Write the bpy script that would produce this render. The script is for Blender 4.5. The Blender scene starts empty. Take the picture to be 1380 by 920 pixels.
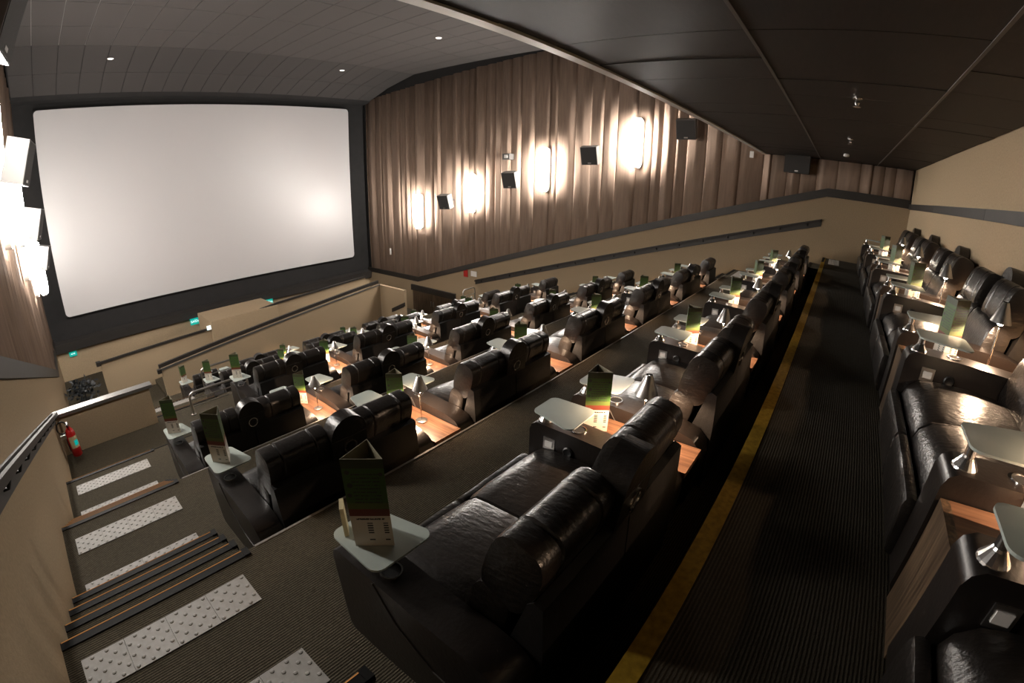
import bpy, bmesh, math, random
from mathutils import Vector, Matrix
random.seed(7)
S = bpy.context.scene
COL = S.collection
PI = math.pi

# ------------------------------------------------------------------ camera
cam_d = bpy.data.cameras.new('camera')
cam = bpy.data.objects.new('camera', cam_d)
COL.objects.link(cam)
S.camera = cam
CP = (0.679, -2.008, 2.109)
yaw, pit, rol = 0.914, -0.353, 0.020
F = Vector((math.sin(yaw)*math.cos(pit), math.cos(yaw)*math.cos(pit), math.sin(pit)))
r0 = Vector((math.cos(yaw), -math.sin(yaw), 0.0))
u0 = r0.cross(F)
rt = r0*math.cos(rol) + u0*math.sin(rol)
up = -r0*math.sin(rol) + u0*math.cos(rol)
cam.matrix_world = Matrix(((rt.x, up.x, -F.x, CP[0]), (rt.y, up.y, -F.y, CP[1]), (rt.z, up.z, -F.z, CP[2]), (0, 0, 0, 1)))
# wide fisheye lens, stereographic: r = 2 f tan(theta/2), f = 628.4 px on a 1380 px wide, 36 mm sensor
cam_d.type = 'PANO'
cam_d.sensor_fit = 'HORIZONTAL'
cam_d.sensor_width = 36.0
cam_d.clip_start = 0.02
def lens_poly(f):
    import numpy as np
    r = np.linspace(0, 24, 200)
    th = 2*np.arctan(r/(2*f))
    A = np.stack([r, r**2, r**3, r**4], 1)
    k, *_ = np.linalg.lstsq(A, th, rcond=None)
    return [float(x) for x in k]
kk = lens_poly(628.4/1380*36)
cc = cam_d if hasattr(cam_d, 'panorama_type') else cam_d.cycles
cc.panorama_type = 'FISHEYE_LENS_POLYNOMIAL'
cc.fisheye_fov = PI
cc.fisheye_polynomial_k0 = 0.0
cc.fisheye_polynomial_k1 = -kk[0]
cc.fisheye_polynomial_k2 = -kk[1]
cc.fisheye_polynomial_k3 = -kk[2]
cc.fisheye_polynomial_k4 = -kk[3]

# ------------------------------------------------------------------ world, exposure
w = bpy.data.worlds.new('world'); S.world = w; w.use_nodes = True
w.node_tree.nodes['Background'].inputs[0].default_value = (0.75, 0.72, 0.68, 1)
w.node_tree.nodes['Background'].inputs[1].default_value = 0.0
vs = S.view_settings
vs.view_transform = 'Standard'; vs.look = 'None'; vs.gamma = 1.0; vs.use_curve_mapping = False
vs.exposure = 2.2
SCONCE = 31.0      # emission of the wall sconces
LAMP_W = 1.9       # watts of each table lamp
try:
    S.cycles.use_denoising = True
    S.cycles.max_bounces = 6; S.cycles.diffuse_bounces = 4; S.cycles.glossy_bounces = 3
    S.cycles.transparent_max_bounces = 8; S.cycles.sample_clamp_indirect = 6.0
    S.cycles.caustics_reflective = False; S.cycles.caustics_refractive = False
except Exception:
    pass

# ------------------------------------------------------------------ materials
def mat(name, col, rough=0.6, metal=0.0, noise=0.0, nscale=20.0, bump=0.0, bscale=60.0, spec=0.5, coat=0.0, stretch=(1, 1, 1), emit=None, estr=0.0, alpha=1.0):
    m = bpy.data.materials.new(name); m.use_nodes = True
    nt = m.node_tree; b = nt.nodes['Principled BSDF']
    b.inputs['Base Color'].default_value = (*col, 1)
    b.inputs['Roughness'].default_value = rough
    b.inputs['Metallic'].default_value = metal
    b.inputs['Specular IOR Level'].default_value = spec
    b.inputs['Coat Weight'].default_value = coat
    b.inputs['Alpha'].default_value = alpha
    if emit:
        b.inputs['Emission Color'].default_value = (*emit, 1); b.inputs['Emission Strength'].default_value = estr
    if noise or bump:
        tc = nt.nodes.new('ShaderNodeTexCoord'); mp = nt.nodes.new('ShaderNodeMapping')
        mp.inputs['Scale'].default_value = stretch
        nt.links.new(tc.outputs['Object'], mp.inputs['Vector'])
    if noise:
        n = nt.nodes.new('ShaderNodeTexNoise'); n.inputs['Scale'].default_value = nscale; n.inputs['Detail'].default_value = 5
        nt.links.new(mp.outputs[0], n.inputs['Vector'])
        rmp = nt.nodes.new('ShaderNodeMapRange'); rmp.inputs['From Min'].default_value = 0.25; rmp.inputs['From Max'].default_value = 0.75
        rmp.inputs['To Min'].default_value = 1 - noise; rmp.inputs['To Max'].default_value = 1 + noise
        nt.links.new(n.outputs['Fac'], rmp.inputs['Value'])
        mx = nt.nodes.new('ShaderNodeVectorMath'); mx.operation = 'SCALE'
        mx.inputs[0].default_value = col
        nt.links.new(rmp.outputs[0], mx.inputs['Scale'])
        nt.links.new(mx.outputs[0], b.inputs['Base Color'])
    if bump:
        n2 = nt.nodes.new('ShaderNodeTexNoise'); n2.inputs['Scale'].default_value = bscale; n2.inputs['Detail'].default_value = 4
        nt.links.new(mp.outputs[0], n2.inputs['Vector'])
        bp = nt.nodes.new('ShaderNodeBump'); bp.inputs['Strength'].default_value = bump; bp.inputs['Distance'].default_value = 0.02
        nt.links.new(n2.outputs['Fac'], bp.inputs['Height']); nt.links.new(bp.outputs[0], b.inputs['Normal'])
    return m

def carpet_mat(name, col, col2):
    m = mat(name, col, 0.95, spec=0.1)
    nt = m.node_tree; b = nt.nodes['Principled BSDF']
    tc = nt.nodes.new('ShaderNodeTexCoord')
    wv = nt.nodes.new('ShaderNodeTexWave'); wv.bands_direction = 'Y'; wv.inputs['Scale'].default_value = 20.0
    wv.inputs['Distortion'].default_value = 1.8; wv.inputs['Detail'].default_value = 3; wv.inputs['Detail Scale'].default_value = 6
    nt.links.new(tc.outputs['Object'], wv.inputs['Vector'])
    mp = nt.nodes.new('ShaderNodeMapping'); mp.inputs['Scale'].default_value = (10, 90, 40)
    nt.links.new(tc.outputs['Object'], mp.inputs['Vector'])
    ns = nt.nodes.new('ShaderNodeTexNoise'); ns.inputs['Scale'].default_value = 2.5; ns.inputs['Detail'].default_value = 4
    nt.links.new(mp.outputs[0], ns.inputs['Vector'])
    ad = nt.nodes.new('ShaderNodeMath'); ad.operation = 'MULTIPLY'
    nt.links.new(wv.outputs['Fac'], ad.inputs[0]); nt.links.new(ns.outputs['Fac'], ad.inputs[1])
    rp = nt.nodes.new('ShaderNodeMapRange'); rp.inputs['From Min'].default_value = 0.1; rp.inputs['From Max'].default_value = 0.55
    nt.links.new(ad.outputs[0], rp.inputs['Value'])
    mx = nt.nodes.new('ShaderNodeMix'); mx.data_type = 'RGBA'
    mx.inputs[6].default_value = (*col, 1); mx.inputs[7].default_value = (*col2, 1)
    nt.links.new(rp.outputs[0], mx.inputs[0]); nt.links.new(mx.outputs[2], b.inputs['Base Color'])
    bp = nt.nodes.new('ShaderNodeBump'); bp.inputs['Strength'].default_value = 0.5; bp.inputs['Distance'].default_value = 0.01
    nt.links.new(ad.outputs[0], bp.inputs['Height']); nt.links.new(bp.outputs[0], b.inputs['Normal'])
    return m

def wood_mat(name, c1, c2, axis='Y', rough=0.42):
    m = mat(name, c1, rough)
    nt = m.node_tree; b = nt.nodes['Principled BSDF']
    tc = nt.nodes.new('ShaderNodeTexCoord'); mp = nt.nodes.new('ShaderNodeMapping')
    mp.inputs['Scale'].default_value = {'Y': (38, 1.6, 38), 'X': (1.6, 38, 38), 'Z': (38, 38, 1.6)}[axis]
    nt.links.new(tc.outputs['Object'], mp.inputs['Vector'])
    ns = nt.nodes.new('ShaderNodeTexNoise'); ns.inputs['Scale'].default_value = 1.5; ns.inputs['Detail'].default_value = 6
    nt.links.new(mp.outputs[0], ns.inputs['Vector'])
    cr = nt.nodes.new('ShaderNodeValToRGB')
    cr.color_ramp.elements[0].position = 0.35; cr.color_ramp.elements[0].color = (*c1, 1)
    cr.color_ramp.elements[1].position = 0.65; cr.color_ramp.elements[1].color = (*c2, 1)
    nt.links.new(ns.outputs['Fac'], cr.inputs['Fac']); nt.links.new(cr.outputs[0], b.inputs['Base Color'])
    return m

def emis(name, col, s):
    m = bpy.data.materials.new(name); m.use_nodes = True
    nt = m.node_tree; nt.nodes.clear()
    e = nt.nodes.new('ShaderNodeEmission'); e.inputs[0].default_value = (*col, 1); e.inputs[1].default_value = s
    o = nt.nodes.new('ShaderNodeOutputMaterial'); nt.links.new(e.outputs[0], o.inputs[0])
    return m

def menu_mat():
    # printed menu: dark top band, green field with rows of print, red-brown strip, white price list
    m = mat('menu_print', (0.5, 0.5, 0.5), 0.45)
    nt = m.node_tree; b = nt.nodes['Principled BSDF']; L = nt.links
    tc = nt.nodes.new('ShaderNodeTexCoord'); sx = nt.nodes.new('ShaderNodeSeparateXYZ'); L.new(tc.outputs['UV'], sx.inputs[0])
    cr = nt.nodes.new('ShaderNodeValToRGB'); r = cr.color_ramp; r.interpolation = 'CONSTANT'
    r.elements[0].position = 0.0; r.elements[0].color = (0.62, 0.57, 0.49, 1)
    r.elements[1].position = 0.37; r.elements[1].color = (0.15, 0.035, 0.02, 1)
    for p, c in ((0.45, (0.08, 0.11, 0.022)), (0.52, (0.04, 0.095, 0.018)), (0.90, (0.03, 0.042, 0.016))):
        e = r.elements.new(p); e.color = (*c, 1)
    L.new(sx.outputs['Y'], cr.inputs['Fac'])
    def mth(op, x, y=None, z=None):
        n = nt.nodes.new('ShaderNodeMath'); n.operation = op
        for i, v in enumerate((x, y, z)):
            if v is None: continue
            if isinstance(v, (int, float)): n.inputs[i].default_value = v
            else: L.new(v, n.inputs[i])
        return n.outputs[0]
    X, Y = sx.outputs['X'], sx.outputs['Y']
    def band(v, lo, hi): return mth('MULTIPLY', mth('GREATER_THAN', v, lo), mth('LESS_THAN', v, hi))
    def rows(n, th): return mth('GREATER_THAN', mth('FRACT', mth('MULTIPLY', Y, n)), th)
    ns = nt.nodes.new('ShaderNodeTexNoise'); ns.inputs['Scale'].default_value = 24.0; ns.inputs['Detail'].default_value = 1; L.new(tc.outputs['UV'], ns.inputs['Vector'])
    brk = mth('GREATER_THAN', ns.outputs['Fac'], 0.43)
    cols = mth('MAXIMUM', band(X, 0.40, 0.54), band(X, 0.80, 0.92))
    price = mth('MULTIPLY', mth('MULTIPLY', cols, rows(34.0, 0.42)), mth('MAXIMUM', band(Y, 0.15, 0.29), band(Y, 0.06, 0.10)))
    head = mth('MULTIPLY', band(Y, 0.325, 0.345), mth('MULTIPLY', band(X, 0.15, 0.85), brk))
    text = mth('MULTIPLY', mth('MULTIPLY', band(X, 0.20, 0.86), rows(26.0, 0.62)), mth('MULTIPLY', band(Y, 0.52, 0.86), brk))
    def dot(cx, cy, r): return mth('LESS_THAN', mth('ADD', mth('POWER', mth('ABSOLUTE', mth('SUBTRACT', X, cx)), 2.0), mth('POWER', mth('ABSOLUTE', mth('MULTIPLY', mth('SUBTRACT', Y, cy), 2.6)), 2.0)), r*r)
    dots = mth('MAXIMUM', mth('MAXIMUM', dot(0.12, 0.86, 0.06), dot(0.14, 0.72, 0.07)), mth('MAXIMUM', dot(0.10, 0.61, 0.06), dot(0.90, 0.84, 0.05)))
    mask = mth('MAXIMUM', mth('MAXIMUM', price, head), mth('MAXIMUM', text, dots))
    mx = nt.nodes.new('ShaderNodeMix'); mx.data_type = 'RGBA'; mx.inputs[7].default_value = (0.03, 0.03, 0.025, 1)
    L.new(mask, mx.inputs[0]); L.new(cr.outputs[0], mx.inputs[6]); L.new(mx.outputs[2], b.inputs['Base Color'])
    return m

M = dict(
    leather=mat('black_leather', (0.0125, 0.0102, 0.0088), 0.31, noise=0.25, nscale=9, bump=0.22, bscale=40, spec=0.55, stretch=(1, 0.45, 1)),
    leather_arm=mat('arm_leather', (0.0135, 0.0105, 0.009), 0.31, noise=0.2, nscale=6, bump=0.06, bscale=45, spec=0.5),
    shell=mat('shell_leather', (0.006, 0.0053, 0.0048), 0.5, bump=0.1, bscale=40),
    seam=mat('piping', (0.05, 0.045, 0.04), 0.5),
    base=mat('plinth_black', (0.006, 0.006, 0.006), 0.8),
    chrome=mat('chrome', (0.72, 0.70, 0.68), 0.22, metal=1.0, bump=0.02, bscale=10),
    steel=mat('brushed_steel', (0.55, 0.53, 0.51), 0.32, metal=1.0),
    glass=mat('frosted_glass', (0.42, 0.47, 0.435), 0.28, alpha=0.88, noise=0.05, nscale=8),
    black=mat('black_plastic', (0.008, 0.008, 0.008), 0.4),
    wood=wood_mat('table_wood', (0.085, 0.038, 0.020), (0.185, 0.095, 0.052)),
    woodd=wood_mat('front_wood', (0.035, 0.022, 0.014), (0.13, 0.085, 0.05), 'Z', 0.35),
    carpet=carpet_mat('striped_carpet', (0.030, 0.025, 0.017), (0.105, 0.089, 0.062)),
    carpet_dark=carpet_mat('walkway_carpet', (0.022, 0.018, 0.012), (0.048, 0.040, 0.028)),
    riser=mat('riser_carpet', (0.02, 0.017, 0.013), 0.95, noise=0.3, nscale=40),
    yellow=mat('yellow_carpet_edge', (0.18, 0.112, 0.011), 0.95, noise=0.35, nscale=30, spec=0.1),
    wall=mat('beige_wall_carpet', (0.345, 0.262, 0.170), 0.95, noise=0.14, nscale=45, bump=0.15, bscale=150, spec=0.1),
    pleat=mat('pleated_brown_cloth', (0.31, 0.222, 0.170), 0.9, noise=0.16, nscale=14, stretch=(1, 1, 0.12), spec=0.15),
    pleatb=mat('pleated_brown_cloth_b', (0.275, 0.195, 0.147), 0.9, noise=0.16, nscale=14, stretch=(1, 1, 0.12), spec=0.15),
    rail=mat('dark_wood_rail', (0.017, 0.013, 0.010), 0.55, noise=0.3, nscale=12, stretch=(1, 0.2, 1)),
    grip=mat('worn_dark_grip', (0.026, 0.021, 0.018), 0.5, spec=0.25, noise=0.3, nscale=10),
    railtop=mat('grey_metal_cap', (0.20, 0.19, 0.18), 0.45, metal=0.7),
    tile=mat('ceiling_tile', (0.080, 0.073, 0.070), 0.85, noise=0.08, nscale=60, spec=0.2),
    tile2=mat('slope_tile', (0.062, 0.057, 0.055), 0.85, noise=0.08, nscale=60, spec=0.2),
    grid=mat('ceiling_grid', (0.30, 0.28, 0.27), 0.42, metal=0.8),
    panel=mat('rear_ceiling_panel', (0.019, 0.016, 0.0145), 0.55, noise=0.25, nscale=5, stretch=(1, 8, 1), bump=0.2, bscale=90, spec=0.25),
    edge=mat('grey_edge_trim', (0.16, 0.145, 0.125), 0.5),
    trim=mat('aluminium_trim', (0.68, 0.65, 0.60), 0.45, metal=0.25),
    mask=mat('black_masking', (0.012, 0.011, 0.011), 0.9, noise=0.2, nscale=4),
    ledge=mat('black_ledge', (0.03, 0.027, 0.025), 0.55),
    screen=mat('projection_screen', (0.50, 0.487, 0.492), 0.42, spec=0.75),
    tactile=mat('grey_tactile', (0.26, 0.245, 0.225), 0.6, noise=0.12, nscale=30),
    nosing=mat('black_nosing', (0.007, 0.0066, 0.0062), 0.6, spec=0.08),
    led=emis('amber_led', (1.0, 0.42, 0.13), 0.07),
    sconce=emis('sconce_glow', (1.0, 0.945, 0.875), SCONCE),
    bulb=emis('bulb_glow', (1.0, 0.86, 0.70), 14.0),
    down=emis('downlight_glow', (1.0, 0.9, 0.76), 1.0),
    menu=menu_mat(),
    menu_top=mat('menu_inside', (0.20, 0.18, 0.12), 0.6),
    card=mat('cream_card', (0.50, 0.42, 0.24), 0.6, noise=0.2, nscale=20),
    red=mat('red_paint', (0.42, 0.012, 0.012), 0.3),
    white=mat('white_paper', (0.75, 0.73, 0.70), 0.7),
    speaker=mat('speaker_grille', (0.05, 0.048, 0.047), 0.7, bump=0.5, bscale=300),
    spkbody=mat('speaker_body', (0.10, 0.095, 0.09), 0.5),
    signg=mat('exit_sign_green', (0.0, 0.30, 0.25), 0.4, emit=(0.0, 0.55, 0.48), estr=0.10),
    signw=mat('exit_sign_white', (0.8, 0.9, 0.9), 0.4, emit=(0.8, 1.0, 0.97), estr=0.2),
    leaf=mat('dark_leaf', (0.010, 0.013, 0.016), 0.5),
)

# ------------------------------------------------------------------ mesh helpers
def obj(name, bm, m, parent=None, smooth=False, bevel=0.0, bseg=2, loc=None):
    if bevel:
        es = [e for e in bm.edges if len(e.link_faces) == 2 and e.calc_face_angle(0) > 0.5]
        bmesh.ops.bevel(bm, geom=es, offset=bevel, segments=bseg, profile=0.5, affect='EDGES', clamp_overlap=True)
    bmesh.ops.recalc_face_normals(bm, faces=bm.faces)
    me = bpy.data.meshes.new(name)
    bm.to_mesh(me); bm.free()
    for mm in (m if isinstance(m, (list, tuple)) else [m]):
        me.materials.append(M[mm])
    if smooth:
        me.shade_smooth(); me.set_sharp_from_angle(angle=math.radians(42))
    o = bpy.data.objects.new(name, me); COL.objects.link(o)
    if smooth and bevel:
        o.modifiers.new('normals', 'WEIGHTED_NORMAL').keep_sharp = True
    if loc: o.location = loc
    if parent: o.parent = parent
    return o

def box(bm, x0, x1, y0, y1, z0, z1, mi=0):
    vs = [bm.verts.new(p) for p in ((x0, y0, z0), (x1, y0, z0), (x1, y1, z0), (x0, y1, z0), (x0, y0, z1), (x1, y0, z1), (x1, y1, z1), (x0, y1, z1))]
    for f in ((0, 3, 2, 1), (4, 5, 6, 7), (0, 1, 5, 4), (1, 2, 6, 5), (2, 3, 7, 6), (3, 0, 4, 7)):
        bm.faces.new([vs[i] for i in f]).material_index = mi
    return bm
def B(*a):
    return box(bmesh.new(), *a)
def prism(pts, a0, a1, axis='x', bm=None):
    bm = bm or bmesh.new()
    def P(u, v, a): return {'x': (a, u, v), 'y': (u, a, v), 'z': (u, v, a)}[axis]
    A = [bm.verts.new(P(u, v, a0)) for u, v in pts]; Bv = [bm.verts.new(P(u, v, a1)) for u, v in pts]
    bm.faces.new(A); bm.faces.new(Bv[::-1])
    n = len(pts)
    for i in range(n):
        bm.faces.new((A[i], Bv[i], Bv[(i+1) % n], A[(i+1) % n]))
    return bm
def loft(rings, closed_ends=True, bm=None):
    bm = bm or bmesh.new()
    R = [[bm.verts.new(p) for p in r] for r in rings]
    n = len(R[0])
    for a, b in zip(R, R[1:]):
        for i in range(n):
            bm.faces.new((a[i], a[(i+1) % n], b[(i+1) % n], b[i]))
    if closed_ends:
        for r in (R[0][::-1], R[-1]):
            c = Vector((0, 0, 0))
            for v in r: c += v.co
            cv = bm.verts.new(c/len(r))
            for i in range(n):
                bm.faces.new((r[i], r[(i+1) % n], cv))
    return bm
def lathe(prof, n=20, c=(0, 0, 0), bm=None):
    return loft([[(c[0]+r*math.cos(2*PI*i/n), c[1]+r*math.sin(2*PI*i/n), c[2]+z) for i in range(n)] for r, z in prof], True, bm)
def tube(pts, r, n=10, bm=None):
    pts = [Vector(p) for p in pts]; rings = []
    for i, p in enumerate(pts):
        d = (pts[min(i+1, len(pts)-1)] - pts[max(i-1, 0)]).normalized()
        a = d.orthogonal().normalized() if i == 0 else (a - d*a.dot(d)).normalized()
        b = d.cross(a)
        rings.append([p + a*r*math.cos(2*PI*k/n) + b*r*math.sin(2*PI*k/n) for k in range(n)])
    return loft(rings, True, bm)
def sgn(v, e): return math.copysign(abs(v)**e, v)
def pillow(cx, cy, cz, sx, sy, sz, n=5.0, res=12, tilt=0.0, seams=(), bm=None, wr=0.0, seed=0):
    """puffed cushion, lofted along x with soft ends; seams = x positions (0..1) pinched in"""
    bm = bm or bmesh.new(); rnd = random.Random(seed)
    ts = sorted(set([0.0, 0.012, 0.035, 0.08, 0.16, 0.28, 0.4, 0.5, 0.6, 0.72, 0.84, 0.92, 0.965, 0.988, 1.0] + [s+d for s in seams for d in (-.02, 0, .02)]))
    rings = []
    for t in ts:
        u = 2*t-1
        k = max(0.0, 1-abs(u)**n)**(1/n) if abs(u) < 1 else 0.0
        k = 0.80+0.20*k if k > 0 else 0.78
        for s in seams:
            if abs(t-s) < 0.004: k *= 0.93
        ring = []
        for i in range(res*2):
            a = 2*PI*i/(res*2)
            yy = sgn(math.cos(a), 0.62)*sy/2*k; zz = sgn(math.sin(a), 0.62)*sz/2*k
            w_ = 1+wr*rnd.uniform(-1, 1)
            yy *= w_; zz *= w_
            y2 = yy*math.cos(tilt)-zz*math.sin(tilt); z2 = yy*math.sin(tilt)+zz*math.cos(tilt)
            ring.append((cx+u*sx/2, cy+y2, cz+z2))
        rings.append(ring)
    return loft(rings, True, bm)

# ------------------------------------------------------------------ scene-graph helpers
def tag(o, label=None, cat=None, group=None, kind=None):
    if label: o['label'] = label
    if cat: o['category'] = cat
    if group: o['group'] = group
    if kind: o['kind'] = kind
    return o
def empty(name, loc=(0, 0, 0), rz=0.0):
    e = bpy.data.objects.new(name, None); e.empty_display_size = 0.1
    COL.objects.link(e); e.location = loc; e.rotation_euler = (0, 0, rz); return e
KIDS = {}
def kids(o): return [c for c in o.children]
def copy_tree(o, parent=None):
    c = o.copy(); COL.objects.link(c)
    if parent: c.parent = parent
    for ch in kids(o): copy_tree(ch, c)
    return c
def struct(name, bm, m, **k):
    o = obj(name, bm, m, **k); o['kind'] = 'structure'; return o

# ------------------------------------------------------------------ room dimensions
W = 13.4; YB = -3.62; YF = 16.5
PITCH = 2.137
EDGE = [-1.78, 0.43, 2.60, 4.73, 6.87, 9.0, 11.15]         # front edge (y) of rows A..G
FZ = [0.697, 0.0, -0.636, -1.29, -1.77, -2.50, -3.20]       # floor height of rows A..G
ZF = -3.65                                                   # floor in front of the screen
def rail_z(y):
    return 2.275 if y < -1.645 else (-2.22 if y > 12.855 else 2.275 + (y+1.645)*(-2.22-2.275)/(12.855+1.645))

# floors: one platform per row
ys = [YB] + EDGE
for i in range(7):
    m = ['carpet', 'riser']
    bm = B(0, W, ys[i], ys[i+1], FZ[i]-0.9, FZ[i])
    o = struct('floor', bm, 'carpet_dark' if i == 0 else 'carpet')
    if i == 0:
        obj('edge_strip', prism([(ys[1]-0.07, FZ[0]), (ys[1]-0.07, FZ[0]+0.006), (ys[1]+0.012, FZ[0]+0.006), (ys[1]+0.012, FZ[0]-0.03), (ys[1], FZ[0]-0.03), (ys[1], FZ[0])], 1.25, W), 'yellow', o)
        obj('edge_trim', B(1.25, W, ys[1]+0.012, ys[1]+0.018, FZ[0]-0.06, FZ[0]-0.03), 'trim', o)
    elif i < 6:
        obj('edge_trim', B(1.25 if i < 4 else 2.9, W, ys[i+1]-0.012, ys[i+1]+0.006, FZ[i]-0.02, FZ[i]+0.004), 'edge' if i in (1, 2) else 'nosing', o)
struct('floor', B(0, W, EDGE[6], YF, ZF-0.3, ZF), 'carpet')

# stairs in the aisles
def tactile_tile_mesh():
    bm = B(-0.124, 0.124, -0.124, 0.124, 0, 0.006)
    for ix in range(6):
        for iy in range(6):
            if (ix+iy) % 2: continue
            lathe([(0.013, 0.005), (0.010, 0.010), (0.004, 0.0115)], 7, (-0.104+ix*0.0416, -0.104+iy*0.0416, 0), bm)
    return bm
tile_me = None
def tiles(parent, x_right, yc, z, n=4):
    global tile_me
    for k in range(n):
        if tile_me is None:
            t = obj('tile', tactile_tile_mesh(), 'tactile', parent); tile_me = t.data
        else:
            t = bpy.data.objects.new('tile', tile_me); COL.objects.link(t); t.parent = parent
        t.location = (x_right-0.125-0.25*k, yc, z)
def stair(i, x0, x1, nsteps, run, tile_x, foot, top):
    """steps on row i+1 leading down from row i"""
    z0, z1 = FZ[i], FZ[i+1] if i < 6 else ZF
    y0 = EDGE[i]; rise = (z0-z1)/nsteps
    st = empty('floor_stair', (0, 0, 0)); st['kind'] = 'structure'
    for k in range(nsteps):
        y = y0 + k*run; z = z0-k*rise
        if k:
            obj('step', B(x0, x1, y0, y, z1, z), 'carpet', st)
        nz = obj('nosing', B(x0, x1, y-0.05, y+0.006, z, z+0.008), 'nosing', st)
        box_ = B(x0, x1, y+0.006, y+0.010, z-0.022, z+0.008); obj('nosing_front', box_, 'nosing', nz)
        if x0 < 5:
            obj('led_strip', B(x0+0.005, x1-0.03, y+0.004, y+0.0095, z+0.008, z+0.0095), 'led', nz)
            obj('end_cap', B(x1-0.03, x1+0.012, y-0.055, y+0.014, z-0.03, z+0.016), 'nosing', nz, bevel=0.004)
    if foot is not None: tiles(st, tile_x, foot+0.125, z1)
    if top is not None: tiles(st, tile_x, top+0.125, z0)
    return st
stair(0, 0.0, 1.19, 4, 0.31, 1.085, -0.675, None)
stair(1, 0.0, 1.19, 4, 0.313, 1.085, 1.421, 0.0)
stair(2, 0.0, 1.19, 4, 0.30, 1.10, 3.63, 2.09)
stair(3, 0.0, 1.25, 3, 0.12, 1.12, None, 4.28)
stair(4, 1.66, 2.88, 4, 0.30, 2.86, 8.1, None)
stair(5, 1.66, 2.88, 4, 0.30, 2.86, 10.2, 8.75)
for i in range(5):
    stair(i, 12.45, W, 4, 0.30, 13.3, None, EDGE[i]-0.4)

# side walls: beige lower wall, sloping rail, pleated upper wall of separate panels
def wall_poly(side):
    x = 0.0 if side == 'left' else W
    s = -1 if side == 'left' else 1
    pts = [(YB, -4.2), (YF, -4.2), (YF, rail_z(YF)), (12.855, rail_z(12.855)), (-1.645, 2.275), (YB, 2.275)]
    bm = prism(pts, x, x+s*0.2, 'x')
    wl = struct('wall_'+side, bm, 'wall')
    # backing above the rail
    bm = prism([(YB, 2.2), (-1.645, 2.2), (12.855, -2.3), (YF, -2.3), (YF, 6.4), (YB, 6.4)], x+s*0.08, x+s*0.2, 'x')
    obj('backing', bm, 'mask', wl)
    y = YB+0.02; k = 0; rnd = random.Random(3 if side == 'left' else 4)
    while y < 16.28:
        p = rnd.choice((0.30, 0.42, 0.52, 0.60))+rnd.uniform(-0.04, 0.04)
        y1 = min(y+p, 16.3)
        if y < 0 < y1: y1 = 0.0
        zt = 3.05 if y1 <= 0.01 else min(6.1, 5.47+(15.8-y)*0.0635)
        d = rnd.uniform(0.04, 0.085); sk = rnd.choice((0.2, 0.3, 0.5, 0.7, 0.8))
        ring = []
        for j in range(11):
            t = j/10
            bul = t/sk if t < sk else (1-t)/(1-sk)
            ring.append((y+(y1-y)*t, d*(bul**0.8)))
        bm = bmesh.new()
        lo = [bm.verts.new((x-s*(dd-0.06), yy, rail_z(yy)+0.01)) for yy, dd in ring]
        hi = [bm.verts.new((x-s*(dd-0.06), yy, zt + (0.03 if zt > 4 else 0))) for yy, dd in ring]
        for a in range(10): bm.faces.new((lo[a], lo[a+1], hi[a+1], hi[a]))
        b0 = [bm.verts.new((x+s*0.075, ring[q][0], rail_z(ring[q][0])+0.01)) for q in (0, 10)]
        b1 = [bm.verts.new((x+s*0.075, ring[q][0], zt)) for q in (0, 10)]
        bm.faces.new((lo[0], hi[0], b1[0], b0[0])); bm.faces.new((lo[10], b0[1], b1[1], hi[10]))
        bm.faces.new([*hi, b1[1], b1[0]]); bm.faces.new([*lo, b0[1], b0[0]]); bm.faces.new((b0[0], b0[1], b1[1], b1[0]))
        o = obj('panel', bm, 'pleat' if rnd.random() < 0.6 else 'pleatb', wl)
        for f in o.data.polygons: f.use_smooth = f.index < 10
        y = y1; k += 1
    # rail band between the pleats and the beige wall
    bm = bmesh.new(); h = 0.20
    Y = [YB, -1.645, 12.855, YF]
    A = [[bm.verts.new((x-s*0.05*q, yy, rail_z(yy)+dz)) for yy in Y] for q, dz in ((0, -h/2), (1, -h/2), (1, h/2), (0, h/2))]
    for a in range(4):
        for j in range(3): bm.faces.new((A[a][j], A[a][j+1], A[(a+1) % 4][j+1], A[(a+1) % 4][j]))
    for j in (0, 3): bm.faces.new([A[a][j] for a in range(4)])
    t = struct('trim_rail_'+side, bm, 'rail')
    return wl
WL = wall_poly('left'); WR = wall_poly('right')
WB = struct('wall_back', B(0, W, YB-0.2, YB, -0.3, 3.4), 'wall')
for a in range(4):
    obj('rail_board', B(a*W/4+0.004, (a+1)*W/4-0.004, YB, YB+0.045, 2.165, 2.285), 'rail', WB)
# front wall with masking, ledge and screen
WFr = struct('wall_front', B(-0.2, W+0.2, YF, YF+0.2, -4.0, -2.3), 'wall')
obj('masking', B(-0.2, W+0.2, YF, YF+0.2, -2.3, 6.4), 'mask', WFr)
obj('ledge', prism([(YF, -2.62), (16.32, -2.62), (16.28, -2.45), (16.24, -2.30), (YF, -2.24)], 0, W, 'x'), 'ledge', WFr)
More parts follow.
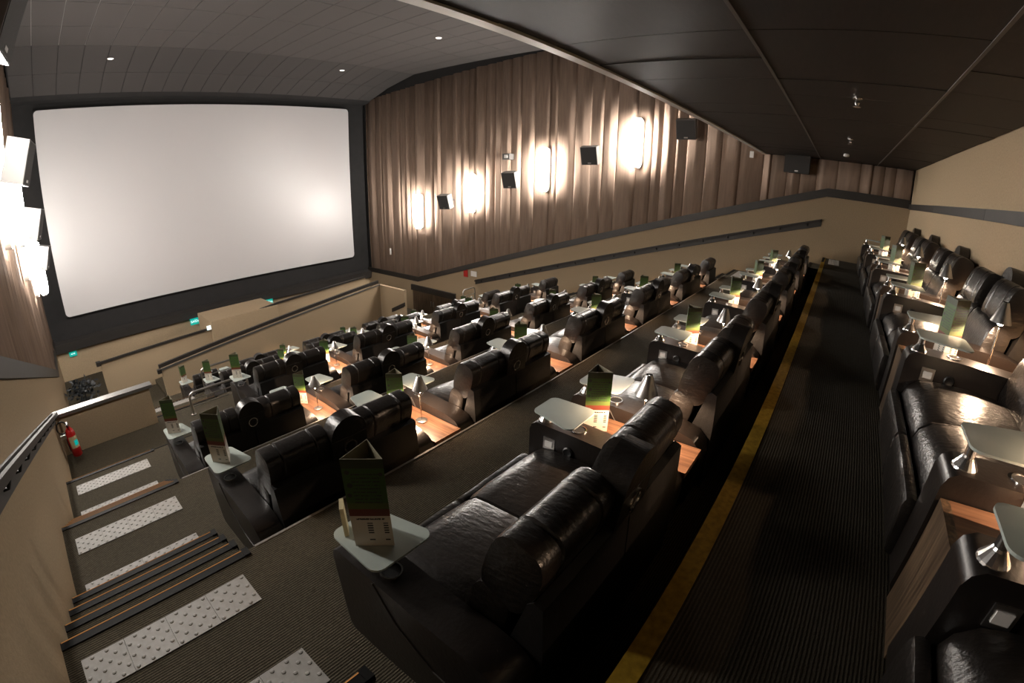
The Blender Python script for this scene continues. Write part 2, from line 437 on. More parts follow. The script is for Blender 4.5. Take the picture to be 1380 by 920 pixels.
# ceiling: front tiles, two sloped tile bands, low rear ceiling of panels
CEN = empty('ceiling'); CEN['kind'] = 'structure'
obj('backing', B(-0.2, W+0.2, -0.2, YF+0.2, 6.22, 6.34), 'mask', CEN)
TW = 0.667
def ceil_tiles(a, b, m, split=1):
    """quads between lines a=(y,z) and b=(y,z), cut in x"""
    n = 20
    tm = {}
    dy, dz = b[0]-a[0], b[1]-a[1]
    for r in range(split):
        y0, z0 = a[0]+dy*r/split, a[1]+dz*r/split
        y1, z1 = a[0]+dy*(r+1)/split, a[1]+dz*(r+1)/split
        key = r
        g = 0.009; L_ = math.hypot(y1-y0, z1-z0); uy, uz = (y1-y0)/L_, (z1-z0)/L_; ny, nz = (uz, -uy) if uy < 0 else (-uz, uy)
        bm = prism([(g*uy, g*uz), ((L_-g)*uy, (L_-g)*uz), ((L_-g)*uy+0.02*ny, (L_-g)*uz+0.02*nz), (g*uy+0.02*ny, g*uz+0.02*nz)], 0.009, TW-0.009, 'x')
        o = obj('tile', bm, m, CEN, loc=(0.03, y0, z0))
        for k in range(1, n):
            c = o.copy(); COL.objects.link(c); c.location = (0.03+k*TW, y0, z0); c.parent = CEN
ceil_tiles((1.26, 6.12), (12.88, 6.12), 'tile', 7)
ceil_tiles((0.04, 6.12), (1.26, 6.12), 'tile')
ceil_tiles((12.88, 6.12), (14.6, 5.79), 'tile2')
ceil_tiles((14.6, 5.79), (15.85, 5.42), 'tile2')
obj('grid', B(0, W, 0, 12.9, 6.135, 6.16), 'grid', CEN)
obj('grid', prism([(12.86, 6.14), (14.6, 5.815), (15.87, 5.44), (15.87, 5.5), (14.6, 5.87), (12.86, 6.2)], 0, W, 'x'), 'mask', CEN)
obj('soffit', prism([(15.86, 5.43), (16.1, 5.33), (16.5, 5.30), (16.5, 6.3), (15.86, 6.3)], 0, W, 'x'), 'mask', CEN)
# rear ceiling panels
xs = [0.0]; x = 0.39
while x < W: xs.append(x); x += 0.65
xs.append(W)
yy = [YB, -2.73, -1.39, -0.06]
pm = {}
for i in range(len(xs)-1):
    for j in range(3):
        key = (round(xs[i+1]-xs[i], 3), j)
        wd = xs[i+1]-xs[i]; ln = yy[j+1]-yy[j]
        if key not in pm:
            o = obj('panel', B(0.004, wd-0.004, 0.012, ln-0.012, 0, 0.03), 'panel', CEN, loc=(xs[i], yy[j], 3.055)); pm[key] = o.data
        else:
            o = bpy.data.objects.new('panel', pm[key]); COL.objects.link(o); o.parent = CEN
        o.location = (xs[i], yy[j], 3.055+random.uniform(-0.003, 0.003))
obj('backing', B(0, W, YB, -0.05, 3.09, 3.2), 'mask', CEN)
for ysm in (-2.73, -1.39):
    obj('grid_bar', B(0, W, ysm-0.012, ysm+0.012, 3.05, 3.07), 'trim' if False else 'spkbody', CEN)
struct('trim_beam', prism([(-0.06, 3.04), (0.03, 3.04), (0.03, 3.16), (0.0, 3.16), (0.0, 3.075), (-0.06, 3.075)], 0, W, 'x'), 'trim')
struct('wall_bulkhead', B(0, W, -0.15, 0.0, 3.12, 6.4), 'mask')

# the screen
bm = bmesh.new()
SX0, SX1, SZ0, SZ1, SY = 0.65, 12.50, -1.49, 5.06, 16.29
nx = 24
pts = []
rc = 0.14
for cx_, cz_, a0 in ((SX1-rc, SZ1-rc, 0), (SX0+rc, SZ1-rc, PI/2), (SX0+rc, SZ0+rc, PI), (SX1-rc, SZ0+rc, 3*PI/2)):
    for k in range(6): pts.append((cx_+rc*math.cos(a0+k*PI/10), cz_+rc*math.sin(a0+k*PI/10)))
scr = tag(empty('cinema_screen', ((SX0+SX1)/2, SY, SZ0)), 'big white projection screen on the black front wall', 'screen')
sc = obj('screen_sheet', prism([(a-(SX0+SX1)/2, b-SZ0) for a, b in pts], 0, 0.03, 'y'), 'screen', scr)
obj('screen_frame', prism([((a-(SX0+SX1)/2)*1.006, (b-SZ0-3.275)*1.01+3.275) for a, b in pts], 0.032, 0.2, 'y'), 'mask', scr)

# ------------------------------------------------------------------ loveseat (origin: left arm's outer front corner at the floor, back towards -y)
ARM_W = 0.19; SEAT_W = 0.65
ARM_PROF = [(-0.02, 0.02), (0.0, 0.06), (0.0, 0.54), (-0.015, 0.58), (-0.05, 0.603), (-0.35, 0.600), (-0.80, 0.575), (-0.92, 0.545), (-0.985, 0.48), (-1.0, 0.40), (-0.97, 0.06), (-0.94, 0.02)]
def add_tray(root, x, flip):
    t = empty('tray', (x, -0.25, 0.0)); t.parent = root
    bm = bmesh.new(); hw = 0.125
    pts = []
    for cx_, cy_, a0, r in ((hw-0.04, 0.12, 0, 0.05), (-hw+0.04, 0.12, PI/2, 0.05), (-hw+0.035, -0.13, PI, 0.05), (hw+0.02, -0.13, 3*PI/2, 0.05)):
        for k in range(6): pts.append(((cx_+r*math.cos(a0+k*PI/10))*(-1 if flip else 1), cy_+r*math.sin(a0+k*PI/10)))
    if flip: pts = pts[::-1]
    pts = [(a*0.93, b*0.93) for a, b in pts]
    tp = obj('tray_top', prism(pts, 0.700, 0.710, 'z'), 'glass', root, bevel=0.002, bseg=1, loc=(x+(0.02 if not flip else -0.02), -0.205, 0))
    bpy.data.objects.remove(t)
    obj('tray_post', lathe([(0.052, 0.598), (0.050, 0.606), (0.026, 0.640), (0.022, 0.648), (0.022, 0.694), (0.026, 0.70)], 18, (0.0 if flip else -0.03, 0.125, 0)), 'chrome', tp, smooth=False)
    obj('tray_post', lathe([(0.016, 0.675), (0.016, 0.70)], 12, (0, -0.09, 0)), 'chrome', tp)
    return tp
def arm_fit(root, x):
    bm = bmesh.new(); n = 22
    prof = [(0.040, 0.597), (0.042, 0.607), (0.050, 0.607), (0.051, 0.596)]
    loft([[(r*math.cos(2*PI*i/n), r*math.sin(2*PI*i/n), z) for i in range(n)] for r, z in prof], False, bm)
    ring = obj('cup_holder', bm, 'chrome', root, smooth=True, loc=(x, -0.315, 0.0))
    obj('cup_well', lathe([(0.041, 0.6015), (0.041, 0.6035)], 20), 'base', ring)
def seat_parts(root, x0, x1, k, single=False):
    cx = (x0+x1)/2; wd = x1-x0
    # seat cushion with a soft front roll
    bm = pillow(cx, -0.40, 0.36, wd-0.004, 0.74, 0.19, 9, 8, 0.03, wr=0.012, seed=k+2)
    for v in bm.verts:
        u = (v.co.x-cx)/(wd/2); t = (v.co.y+0.40)/0.37
        if v.co.z > 0.36: v.co.z += 0.035*(1-u*u)*(1-0.6*t*t) + 0.004*math.sin(9*v.co.x+14*v.co.y)
        if t > 0.75: v.co.z -= 0.05*(t-0.75)/0.25
    obj('seat_cushion', bm, 'leather', root, smooth=True)
    bm = pillow(cx, 0.005, 0.20, wd-0.012, 0.085, 0.30, 9, 8, -0.06, wr=0.01, seed=k+9)
    obj('footrest', bm, 'leather', root, smooth=True)
    bm = pillow(cx, -0.735, 0.57, wd-0.006, 0.19, 0.40, 8, 9, 0.22, wr=0.03, seed=k+20)
    obj('back_cushion', bm, 'leather', root, smooth=True)
    hc = cx if single else (x0+0.262 if k == 0 else x1-0.262)
    bm = pillow(hc, -0.845, 0.865, 0.62 if single else 0.51, 0.225, 0.36, 14, 10, 0.28, seams=(0.24, 0.76), wr=0.008, seed=k+40)
    obj('headrest', bm, 'leather', root, smooth=True)
    prof = [(-0.80, 0.16), (-0.845, 0.50), (-0.925, 0.79), (-0.95, 0.815), (-0.99, 0.80), (-1.005, 0.55), (-1.01, 0.28), (-1.01, 0.08), (-0.82, 0.08)]
    obj('back_shell', prism(prof, x0+0.006, x1-0.006, 'x'), 'shell', root, bevel=0.014, bseg=2)
def make_seat(single=False):
    root = empty('armchair' if single else 'loveseat')
    ns = 1 if single else 2
    wt = ARM_W*2+SEAT_W*ns
    obj('plinth', B(ARM_W, wt-ARM_W, -0.93, -0.06, 0.0, 0.24), 'base', root)
    xr_ = wt-ARM_W
    for i, x in enumerate((0.0, xr_)):
        a = obj('arm', prism(ARM_PROF, x+0.003, x+ARM_W-0.003, 'x'), 'leather_arm', root, bevel=0.022, bseg=3, smooth=True)
        # control plate with switch and a round knob on the inner face
        if i == 1:
            p = obj('control_plate', B(x-0.004, x+0.004, -0.20, -0.115, 0.44, 0.525), 'steel', a, bevel=0.003)
            obj('switch', B(x-0.009, x-0.002, -0.185, -0.13, 0.462, 0.505), 'white', a, bevel=0.003)
            bm = lathe([(0.037, 0), (0.037, 0.008), (0.028, 0.014), (0.012, 0.010)], 20); bm.transform(Matrix.Translation((x+0.003, -0.30, 0.475)) @ Matrix.Rotation(-PI/2, 4, 'Y'))
            obj('knob', bm, 'black', a, smooth=True)
        # stitched seam low on the outer side
        ox = x+0.001 if i == 0 else x+ARM_W-0.001
        obj('seam', tube([(ox, -0.30, 0.585), (ox, -0.42, 0.42), (ox, -0.62, 0.28), (ox, -0.82, 0.24), (ox, -0.95, 0.30), (ox, -0.985, 0.42)], 0.004, 6), 'seam', a)
    for k in range(ns):
        seat_parts(root, ARM_W+k*SEAT_W, ARM_W+(k+1)*SEAT_W, k, single)
    if not single:
        # middle armrest folded up between the backs: rounded tongue, seam, cup ring on its upper face (now facing back)
        cx = wt/2
        pts = []
        hw = 0.152
        for k in range(17): pts.append((hw*math.cos(k*PI/16), 0.49+hw*1.0*math.sin(k*PI/16)))
        pts += [(-hw, 0.0), (hw, 0.0)]
        T = Matrix.Translation((cx, -1.035, 0.49)) @ Matrix.Rotation(math.radians(6), 4, 'X')
        bm = prism(pts, -0.06, 0.06, 'y'); bm.transform(T)
        ar = obj('center_armrest', bm, 'leather', root, bevel=0.02, bseg=3, smooth=True)
        bm = tube([(-hw*0.97, -0.060, 0.475), (0, -0.060, 0.47), (hw*0.97, -0.060, 0.475)], 0.003, 6); bm.transform(T)
        obj('seam', bm, 'seam', ar)
        bm = tube([(hw*0.93*math.cos(k*PI/14), -0.055, 0.49+hw*0.93*math.sin(k*PI/14)) for k in range(15)], 0.0035, 6); bm.transform(T)
        obj('piping', bm, 'seam', ar)
        n = 22; bm = bmesh.new()
        loft([[(r*math.cos(2*PI*i/n), -y_, 0.385+r*math.sin(2*PI*i/n)) for i in range(n)] for r, y_ in ((0.044, 0.057), (0.046, 0.068), (0.057, 0.068), (0.058, 0.057))], False, bm); bm.transform(T)
        obj('cup_ring', bm, 'chrome', ar, smooth=True)
    add_tray(root, 0.095, False); add_tray(root, wt-0.095, True)
    arm_fit(root, 0.095); arm_fit(root, wt-0.095)
    return root
LOVE = make_seat(); SINGLE = make_seat(True)
LW = ARM_W*2+SEAT_W*2; P = 2.008; TBW = P-LW

# side table (wood unit between two seats; origin front left floor corner)
def make_table():
    r = empty('side_table')
    obj('table_front', B(0.004, TBW-0.004, -0.05, -0.015, 0.0, 0.50), 'woodd', r, bevel=0.004)
    obj('table_top', B(0.004, TBW-0.004, -1.0, -0.05, 0.46, 0.50), 'wood', r, bevel=0.003)
    obj('cabinet', B(0.006, TBW-0.006, -0.93, -0.052, 0.0, 0.458), 'base', r)
    return r
TABLE = make_table()
def make_lamp():
    r = empty('table_lamp')
    obj('lamp_base', lathe([(0.056, 0), (0.056, 0.008), (0.045, 0.012), (0.008, 0.016)], 22), 'steel', r)
    obj('pole', lathe([(0.0065, 0.01), (0.0065, 0.296)], 10), 'chrome', r)
    n = 28; bm = bmesh.new()
    prof = [(0.021, 0.470), (0.023, 0.468), (0.074, 0.335), (0.0725, 0.335), (0.021, 0.465), (0.004, 0.466)]
    loft([[(rr*math.cos(2*PI*i/n), rr*math.sin(2*PI*i/n), z) for i in range(n)] for rr, z in prof], False, bm)
    obj('lamp_shade', bm, 'steel', r, smooth=True)
    obj('bulb', lathe([(0.008, 0.314), (0.018, 0.319), (0.021, 0.330), (0.016, 0.348), (0.006, 0.36)], 14), 'bulb', r, smooth=True)
    ld = bpy.data.lights.new('lamp_light', 'SPOT'); ld.energy = LAMP_W*8; ld.color = (1.0, 0.67, 0.43); ld.spot_size = math.radians(166); ld.spot_blend = 0.25; ld.shadow_soft_size = 0.01
    lo = bpy.data.objects.new('lamp_light', ld); COL.objects.link(lo); lo.parent = r; lo.location = (0, 0, 0.305)
    return r
LAMPT = make_lamp()
def make_menu():
    bm = bmesh.new(); uv = bm.loops.layers.uv.new('UVMap')
    R = 0.093; H = 0.43; t = 0.004
    A = [(R*math.cos(PI/2+k*2*PI/3), R*math.sin(PI/2+k*2*PI/3)) for k in range(3)]
    I = [(a*(1-0.05), b*(1-0.05)) for a, b in A]
    for k in range(3):
        a, b = A[k], A[(k+1) % 3]
        vs = [bm.verts.new((*a, 0)), bm.verts.new((*b, 0)), bm.verts.new((*b, H)), bm.verts.new((*a, H))]
        f = bm.faces.new(vs)
        for l, q in zip(f.loops, ((0, 0), (1, 0), (1, 1), (0, 1))): l[uv].uv = q
        ia, ib = I[k], I[(k+1) % 3]
        v2 = [bm.verts.new((*ib, 0)), bm.verts.new((*ia, 0)), bm.verts.new((*ia, H)), bm.verts.new((*ib, H))]
        f = bm.faces.new(v2); f.material_index = 1
        f = bm.faces.new((vs[3], vs[2], v2[3], v2[2])); f.material_index = 1
    me = bpy.data.meshes.new('menu_stand'); 
    bm.to_mesh(me); bm.free(); me.materials.append(M['menu']); me.materials.append(M['menu_top'])
    o = bpy.data.objects.new('menu_stand', me); COL.objects.link(o)
    n = obj('floor_panel', prism([(a*0.93, b*0.93) for a, b in A], 0.345, 0.349, 'z'), 'menu_top', o)
    return o
MENU = make_menu()
def make_card():
    o = obj('menu_card', B(-0.035, 0.035, -0.009, 0.009, 0, 0.15), 'card'); return o
CARD = make_card()

ORD = ['first', 'second', 'third', 'fourth', 'fifth', 'sixth', 'seventh']
ROWN = ['rear wall row', 'second row from the rear', 'third row from the rear', 'fourth row from the rear', 'fifth row from the rear', 'sixth row from the rear', 'frontmost row before the screen']
used = set()
def place(proto, loc, rz, label, cat, group):
    if proto.name not in used:
        used.add(proto.name); o = proto
    else:
        o = copy_tree(proto)
    o.location = loc; o.rotation_euler = (0, 0, rz)
    return tag(o, label, cat, group)
YARM = [-2.585, -0.50, 1.637, 3.774, 5.91, 8.05, 10.19]
X0 = [0.375, 1.349, 1.349, 1.36, 2.93, 2.96, 3.92]
NL = [6, 5, 5, 5, 4, 4, 3]
for i in range(7):
    z = FZ[i]; ya = YARM[i]; nl = NL[i]; rn = ROWN[i]
    if i == 6:
        place(SINGLE, (2.83, ya, z), 0, 'black leather single armchair at the stair end of the frontmost row', 'armchair', 'single armchairs at row ends')
    for k in range(nl):
        x = X0[i]+k*P
        place(LOVE, (x, ya, z), 0, f'black leather loveseat, {ORD[k]} from the lit stairs, {rn}', 'sofa', 'black leather loveseats in rows')
        if i == 0:
            lv = [o for o in COL.objects if o.get('label', '').endswith(f'{ORD[k]} from the lit stairs, {rn}') and o.get('category') == 'sofa'][0]
            for ch in lv.children:
                if ch.name.startswith('center_armrest'): ch.location.y = 0.135
        if k < nl-1 or i not in (0, 6):
            tx = x+LW
            place(TABLE, (tx, ya, z), 0, f'wooden table between armrests, {ORD[k]} from the lit stairs, {rn}', 'table', 'wooden tables between seats')
            place(LAMPT, (tx+TBW/2+0.02, ya-0.62, z+0.501), random.uniform(0, 6), f'small cone shade lamp, {ORD[k]} from the lit stairs, {rn}', 'lamp', 'table lamps')
            place(MENU, (tx+TBW/2-0.02, ya-0.30, z+0.501), random.choice((0.25, 0.4, 0.1, 0.3))+PI, f'folded green menu stand on wood, {ORD[k]} from the lit stairs, {rn}', 'menu', 'three sided menu stands')
            if (i, k) in ((2, 0), (2, 1), (3, 0), (1, 3), (4, 0), (0, 2)):
                place(CARD, (tx+0.05, ya-0.13, z+0.501), 0.5, f'small cream card beside the menu, {ORD[k]} from the lit stairs, {rn}', 'card', 'cream cards')
    if i in (1, 2, 3, 4, 5):
        xs_ = X0[i]+nl*P
        if xs_+1.03 < 12.6:
            place(SINGLE, (xs_, ya, z), 0, f'black leather single armchair at the far wall end, {rn}', 'armchair', 'single armchairs at row ends')
    if i in (1, 2, 3, 4, 5):
        a = {1: 0.25, 2: 0.15, 3: 0.5}.get(i, 0.4)
        place(MENU, (X0[i]+0.115, ya-0.215, z+0.711), a+PI, f'folded menu stand on the glass tray at the stair end, {rn}', 'menu', 'three sided menu stands')
place(MENU, (2.83+0.10, YARM[6]-0.21, FZ[6]+0.711), 0.5, 'folded menu stand on the glass tray at the stair end, frontmost row', 'menu', 'three sided menu stands')
place(CARD, (X0[1]+0.05, YARM[1]-0.09, 0.711), 1.0, 'small cream card behind the nearest dark menu stand', 'card', 'cream cards')

# ------------------------------------------------------------------ wall sconces and speakers
def sc_z(y): return 2.45+(3.4-y)*0.275
NAMES = ['nearest the rear', 'second from the rear', 'third from the rear', 'nearest the screen']
for side in ('left', 'right'):
    s = 1 if side == 'left' else -1
    xw = 0.0 if side == 'left' else W
    wn = 'stair side wall' if side == 'left' else 'far pleated wall'
    for k, y in enumerate((3.4, 6.5, 9.6, 12.5)):
        e = tag(empty('wall_sconce', (xw+s*0.12, y, sc_z(y))), f'tall glowing white tube sconce on the {wn}, {NAMES[k]}', 'sconce', 'tube sconces on the side walls')
        obj('diffuser', lathe([(0.055, 0.03), (0.085, 0.05), (0.11, 0.10), (0.122, 0.18), (0.125, 0.30), (0.125, 1.10), (0.122, 1.22), (0.11, 1.30), (0.085, 1.35), (0.055, 1.37)], 22, (s*0.14, 0, 0)), 'sconce', e, smooth=True)
        obj('backplate', prism([(0.10*math.cos(q*PI/8), 1.27+0.13*math.sin(q*PI/8)) for q in range(9)]+[(-0.10*math.cos(q*PI/8), 0.13-0.13*math.sin(q*PI/8)) for q in range(9)], -0.10 if s > 0 else 0.0, 0.0 if s > 0 else 0.10, 'x'), 'white', e)
        obj('end_cap', lathe([(0.06, 0.0), (0.06, 0.035)], 20, (s*0.14, 0, 0)), 'steel', e)
        obj('end_cap', lathe([(0.06, 1.365), (0.06, 1.40)], 20, (s*0.14, 0, 0)), 'steel', e)
    for k, y in enumerate((2.2, 5.07, 8.0, 11.08) if s > 0 else (1.95, 4.75, 7.65, 10.7)):
        z = sc_z(y)+0.68
        e = tag(empty('surround_speaker', (xw+s*0.10, y, z)), f'black box speaker tilted on its bracket, {wn}, {NAMES[k]}', 'speaker', 'surround speakers')
        T = Matrix.Translation((s*0.34, 0, 0)) @ Matrix.Rotation(s*0.28, 4, 'Y') @ Matrix.Rotation(-s*0.12, 4, 'Z')
        bm = B(-0.13, 0.13, -0.25, 0.25, -0.26, 0.26); bm.transform(T); obj('cabinet', bm, 'spkbody', e, bevel=0.01)
        bm = B(s*0.13-0.004, s*0.13+0.006, -0.235, 0.235, -0.245, 0.245); bm.transform(T); g = obj('grille', bm, 'speaker', e)
        bm = B(-0.005+s*0.135, 0.006+s*0.135, -0.05, 0.05, -0.22, -0.19); bm.transform(T); obj('badge', bm, 'steel', g)
        obj('bracket', B(-0.09, 0.30, -0.03, 0.03, 0.02, 0.06) if s > 0 else B(-0.30, 0.09, -0.03, 0.03, 0.02, 0.06), 'black', e)
e = tag(empty('rear_speaker', (W-0.07, -0.87, 2.85)), 'large black speaker on the far pleated wall under the low ceiling', 'speaker')
obj('cabinet', B(-0.33, -0.04, -0.30, 0.30, -0.21, 0.21), 'speaker', e, bevel=0.015)
obj('badge', B(-0.335, -0.328, -0.04, 0.04, -0.18, -0.15), 'steel', e)
b_ = obj('bracket', B(-0.05, 0.02, -0.05, 0.05, -0.03, 0.03), 'black', e)

# ------------------------------------------------------------------ handrails on the side walls
def handrail(x, s, ya, za, yb, zb, label, nb):
    e = tag(empty('wall_handrail', (x, ya, za)), label, 'handrail')
    dy, dz = yb-ya, zb-za
    obj('rail_board', prism([(0, -0.09), (0, 0.09), (dy, dz+0.09), (dy, dz-0.09)], 0, s*0.03, 'x'), 'rail', e)
    obj('rail_grip', prism([(0.02, 0.03), (0.02, 0.085), (dy-0.02, dz+0.085), (dy-0.02, dz+0.03)], s*0.065, s*0.105, 'x'), 'grip', e, bevel=0.008)
    for k in range(nb):
        t = (k+0.5)/nb
        obj('rail_bracket', tube([(s*0.02, dy*t, dz*t-0.02), (s*0.06, dy*t, dz*t-0.02), (s*0.085, dy*t, dz*t+0.03)], 0.013, 8), 'black', e)
handrail(0.0, 1, -1.6, 1.536, 6.55, -1.06, 'dark sloping handrail board on the near beige wall above the stairs', 14)
handrail(W, -1, -1.607, 1.536, 9.58, -1.85, 'dark sloping handrail board on the far beige wall beyond the rows', 17)
# ------------------------------------------------------------------ parapet with metal cap at the landing, railings
pw = struct('wall_parapet', B(0, 1.60, 6.60, 6.72, -2.6, -1.09), 'wall')
obj('cap', B(0, 1.72, 6.56, 6.76, -1.09, -1.035), 'railtop', pw)
obj('end_post', B(1.60, 1.66, 6.60, 6.72, -2.6, -1.09), 'wall', pw)
def railing(loc, L, H, label):
    e = tag(empty('guard_railing', loc), label, 'railing')
    r = 0.022
    arc = [(0, 0, 0), (0, 0, H-0.10)] + [(0.10-0.10*math.cos(a), 0, H-0.10+0.10*math.sin(a)) for a in (PI/8, PI/4, 3*PI/8)] + [(0.10, 0, H)]
    arc += [(L-0.10, 0, H)] + [(L-0.10+0.10*math.sin(a), 0, H-0.10+0.10*math.cos(a)) for a in (PI/8, PI/4, 3*PI/8)] + [(L, 0, H-0.10), (L, 0, 0)]
    obj('frame', tube(arc, r, 10), 'steel', e, smooth=True)
    for t in (0.36, 0.68):
        obj('bar', tube([(0, 0, H*t), (L, 0, H*t)], 0.012, 8), 'steel', e, smooth=True)
    for x in (0, L): obj('foot', lathe([(0.05, 0), (0.05, 0.012)], 14, (x, 0, 0)), 'steel', e)
railing((2.28, 6.40, FZ[4]), 1.13, 0.42, 'low steel railing beside the leather seat in the fifth row')
railing((3.16, 8.88, FZ[5]), 0.85, 0.62, 'low steel railing behind the frontmost row of seats')
railing((12.0, 8.9, FZ[5]), 0.6, 0.70, 'small steel railing at the far wall by the dark door')

# ------------------------------------------------------------------ front ramp walls
rw = struct('wall_ramp', prism([(2.72, ZF), (10.6, ZF), (10.6, -1.78), (2.72, -2.62)], 11.8, 11.9, 'y'), 'wall')
obj('cap', prism([(2.66, -2.56), (10.5, -1.70), (10.5, -1.60), (2.66, -2.46)], 11.72, 11.80, 'y'), 'rail', rw)
obj('cap_edge', prism([(2.72, -2.66), (10.6, -1.80), (10.6, -1.76), (2.72, -2.60)], 11.77, 11.8, 'y'), 'railtop', rw)
obj('end_block', B(2.60, 2.72, 11.74, 11.84, -2.72, -2.60), 'rail', rw)
obj('return_wall', B(10.6, 10.72, 10.42, 11.9, ZF, -1.79), 'wall', rw)
obj('grab_rail', prism([(10.36, -2.34), (10.36, -2.20), (11.1, -2.55), (11.1, -2.69)], 10.56, 10.6, 'x'), 'rail', rw)
r2 = struct('wall_ramp_rear', prism([(1.24, ZF), (11.2, ZF), (11.2, -1.86), (7.4, -2.10), (4.9, -2.40), (1.24, -2.52)], 13.6, 13.72, 'y'), 'wall')
obj('cap', prism([(1.20, -2.52), (4.9, -2.40), (7.4, -2.10), (11.2, -1.86), (11.2, -1.79), (7.4, -2.03), (4.9, -2.33), (1.20, -2.45)], 13.54, 13.60, 'y'), 'rail', r2)
obj('end_block', B(1.12, 1.26, 13.5, 13.66, -2.56, -2.44), 'rail', r2)
bk = struct('wall_box', B(4.85, 7.30, 13.45, 15.0, ZF, -2.12), 'wall', bevel=0.02)
struct('floor_ramp', prism([(2.72, ZF), (10.6, ZF), (10.6, -2.7), (2.72, -3.5)], 11.9, 13.6, 'y'), 'carpet')
# door in the far wall at the foot of the rows
dr = tag(empty('door_1', (W, 12.0, ZF)), kind='structure')
obj('door_frame', B(-0.08, 0.0, -1.35, 1.3, 0.92, 1.16), 'rail', dr)
obj('door_frame', B(-0.06, 0.0, -1.30, -1.20, 0.0, 0.95), 'rail', dr)
for k in range(2):
    l = obj('door_leaf', B(-0.05, -0.01, -1.20+k*1.22, 0.0+k*1.22, 0.0, 0.92), 'woodd', dr)
    obj('handle', B(-0.09, -0.05, (-0.12+k*0.14), (-0.09+k*0.14), 0.4, 0.6), 'steel', l)
# signs
def sign(name, loc, w_, h, mt, label, cat, axis='y', txt=None, tm='signw', ts=0.1):
    e = tag(empty(name, loc), label, cat)
    if axis == 'y': b = obj('sign_plate', B(-w_/2, w_/2, -0.02, 0.0, -h/2, h/2), mt, e)
    else: b = obj('sign_plate', B(-0.012, 0.0, -w_/2, w_/2, -h/2, h/2), mt, e)
    if txt:
        cu = bpy.data.curves.new('lettering', 'FONT'); cu.body = txt; cu.size = ts; cu.align_x = 'CENTER'; cu.align_y = 'CENTER'; cu.extrude = 0.002
        cu.materials.append(M[tm])
        tmp = bpy.data.objects.new('tmp_text', cu); COL.objects.link(tmp); bpy.context.view_layer.update()
        me = bpy.data.meshes.new_from_object(tmp.evaluated_get(bpy.context.evaluated_depsgraph_get())); bpy.data.objects.remove(tmp); bpy.data.curves.remove(cu)
        me.name = 'lettering'
        t = bpy.data.objects.new('lettering', me); COL.objects.link(t); t.parent = b
        t.rotation_euler = (PI/2, 0, 0) if axis == 'y' else (PI/2, 0, -PI/2)
        t.location = (0, -0.024, 0) if axis == 'y' else (-0.016, 0, 0)
    return e
sign('exit_sign', (5.02, 16.22, -2.70), 0.40, 0.24, 'signg', 'teal lit exit sign under the screen ledge beside the beige box', 'sign', txt='SAÍDA', ts=0.13)
sign('exit_sign', (0.55, 16.45, -2.76), 0.26, 0.16, 'signg', 'small green exit sign under the ledge near the stair side wall', 'sign', txt='<<', ts=0.13)
sign('exit_sign', (8.1, 16.22, -2.66), 0.36, 0.22, 'signg', 'teal lit exit sign above the far end of the beige box', 'sign', txt='SAÍDA', ts=0.12)
sign('exit_sign', (12.6, 16.40, -2.70), 0.26, 0.16, 'signg', 'small green exit sign under the ledge near the far wall', 'sign', txt='>>', ts=0.13)
sign('step_light', (4.74, 13.4, -2.28), 0.14, 0.14, 'signw', 'small bright white light at the corner of the beige box', 'light')
sign('extinguisher_sign', (W-0.012, 10.08, -1.55), 0.22, 0.34, 'red', 'red extinguisher sign on the far beige wall below the rail', 'sign', axis='x')
sign('notice_paper', (W-0.012, 9.66, -1.55), 0.30, 0.20, 'white', 'white paper notice on the far beige wall beside the red sign', 'notice', axis='x')
sign('wall_switch', (W-0.07, 14.62, -1.2), 0.10, 0.28, 'white', 'small white box on the pleats near the screen corner', 'switch', axis='x')
sign('wall_detector', (W-0.12, 0.29, 3.0), 0.10, 0.16, 'white', 'small white detector high on the far pleats under the beam', 'detector', axis='x')
e = tag(empty('projector_box', (W-0.08, 8.045, 2.72)), 'small grey box with a lens above the speaker on the far pleats', 'projector')
obj('housing', B(-0.14, 0.14, -0.15, 0.15, -0.1, 0.1), 'spkbody', e, bevel=0.01); obj('lens', B(-0.15, -0.139, -0.08, 0.06, -0.05, 0.06), 'white', e)

# ------------------------------------------------------------------ ceiling fittings
for k, (x, y, z, lb) in enumerate(((2.78, 13.63, 5.96, 'stair side'), (10.4, 13.4, 6.0, 'far side'), (10.45, 8.39, 6.115, 'middle tiles'))):
    e = tag(empty('downlight', (x, y, z)), f'small round white downlight in the dark tiles, {lb} of the high ceiling', 'light', 'round downlights')
    obj('lamp_face', lathe([(0.075, -0.012), (0.075, 0.0)], 20), 'down', e)
    obj('bezel', lathe([(0.095, -0.006), (0.095, 0.006)], 20), 'trim', e)
for k, (x, y) in enumerate(((5.53, -2.05), (8.69, -2.03), (11.32, -1.99))):
    e = tag(empty('sprinkler', (x, y, 3.05)), ['glass and steel sprinkler head under the low ceiling, nearest one', 'steel sprinkler head in the middle of the low ceiling', 'round white detector at the far end of the low ceiling'][k], 'sprinkler' if k < 2 else 'detector')
    obj('escutcheon', lathe([(0.045, -0.012), (0.045, 0.006)], 16), 'chrome' if k < 2 else 'white', e)
    obj('body', lathe([(0.014, -0.07), (0.022, -0.05), (0.018, -0.01)] if k < 2 else [(0.03, -0.055), (0.06, -0.045), (0.06, -0.005)], 14), 'chrome' if k < 2 else 'white', e)
    if k < 2: obj('deflector', lathe([(0.036, -0.085), (0.036, -0.08)], 12), 'chrome', e)

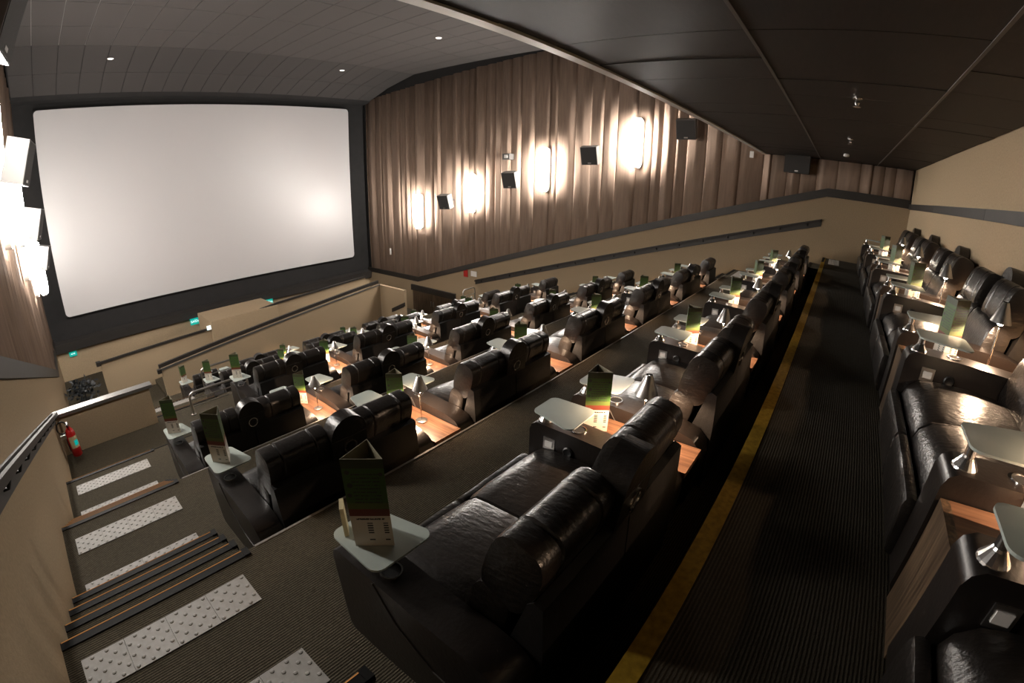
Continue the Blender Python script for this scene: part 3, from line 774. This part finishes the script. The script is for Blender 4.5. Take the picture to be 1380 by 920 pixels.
# ------------------------------------------------------------------ fire extinguisher
e = tag(empty('fire_extinguisher', (0.20, 6.25, FZ[4]+0.10)), 'red fire extinguisher on the near wall at the landing parapet', 'extinguisher')
obj('cylinder', lathe([(0.06, 0.0), (0.078, 0.02), (0.078, 0.40), (0.06, 0.46), (0.028, 0.495), (0.028, 0.52)], 22), 'red', e, smooth=True)
obj('valve', lathe([(0.022, 0.515), (0.026, 0.53), (0.026, 0.56), (0.012, 0.575)], 12), 'steel', e)
obj('handle', B(-0.012, 0.012, -0.10, 0.03, 0.565, 0.585), 'black', e, bevel=0.003); obj('handle', B(-0.012, 0.012, -0.09, 0.03, 0.535, 0.55), 'black', e, bevel=0.003)
obj('hose', tube([(0.0-0.0, 0.0, 0.55)]+[(-0.09+0.085*math.cos(a), -0.02, 0.53+0.10*math.sin(a)) for a in [k*PI/8 for k in range(0, 15)]]+[(-0.085, 0.0, 0.30), (-0.082, 0.0, 0.10)], 0.012, 8), 'black', e, smooth=True)
bm = bmesh.new(); n = 10
ring = [[(0.0795*math.cos(-0.2-PI/2*k/n*1.3), 0.0795*math.sin(-0.2-PI/2*k/n*1.3), z) for k in range(n+1)] for z in (0.16, 0.36)]
vs2 = [[bm.verts.new(p) for p in r] for r in ring]
for k in range(n): bm.faces.new((vs2[0][k], vs2[0][k+1], vs2[1][k+1], vs2[1][k]))
obj('label', bm, 'card', e)
bm = bmesh.new()
vs2 = [[bm.verts.new((0.0805*math.cos(-0.45-0.9*k/n), 0.0805*math.sin(-0.45-0.9*k/n), z)) for k in range(n+1)] for z in (0.20, 0.29)]
for k in range(n): bm.faces.new((vs2[0][k], vs2[0][k+1], vs2[1][k+1], vs2[1][k]))
obj('label', bm, 'signg', e)
obj('bracket', B(-0.16, -0.07, -0.03, 0.03, 0.34, 0.40), 'steel', e)

# ------------------------------------------------------------------ dark heap of foliage in the front corner
rnd = random.Random(5)
e = tag(empty('potted_plant', (0.55, 13.2, ZF)), 'dark bushy potted plant in the corner below the screen', 'plant')
obj('pot', lathe([(0.16, 0), (0.22, 0.35), (0.20, 0.35)], 16), 'black', e)
obj('stem', tube([(0, 0, 0.3), (0.02, 0, 0.5), (0, 0.02, 0.75)], 0.02, 6), 'leaf', e)
bm = bmesh.new()
for k in range(260):
    a, b, q = rnd.uniform(0, 2*PI), rnd.uniform(-0.9, 1.2), rnd.uniform(0.35, 1.0)
    c = Vector((math.cos(a)*math.cos(b)*0.5*q, math.sin(a)*math.cos(b)*0.5*q, 0.65+math.sin(b)*0.32*q))
    d = Vector((rnd.uniform(-1, 1), rnd.uniform(-1, 1), rnd.uniform(-0.4, 1))).normalized()*0.14; s_ = d.orthogonal().normalized()*0.035
    v = [bm.verts.new(c), bm.verts.new(c+d*0.5+s_), bm.verts.new(c+d), bm.verts.new(c+d*0.5-s_)]
    bm.faces.new(v)
tag(obj('foliage', bm, 'leaf', e), kind='stuff')

# prototypes that were never used stay out of the picture
for p in (LOVE, SINGLE, TABLE, LAMPT, MENU, CARD):
    assert p.name in used
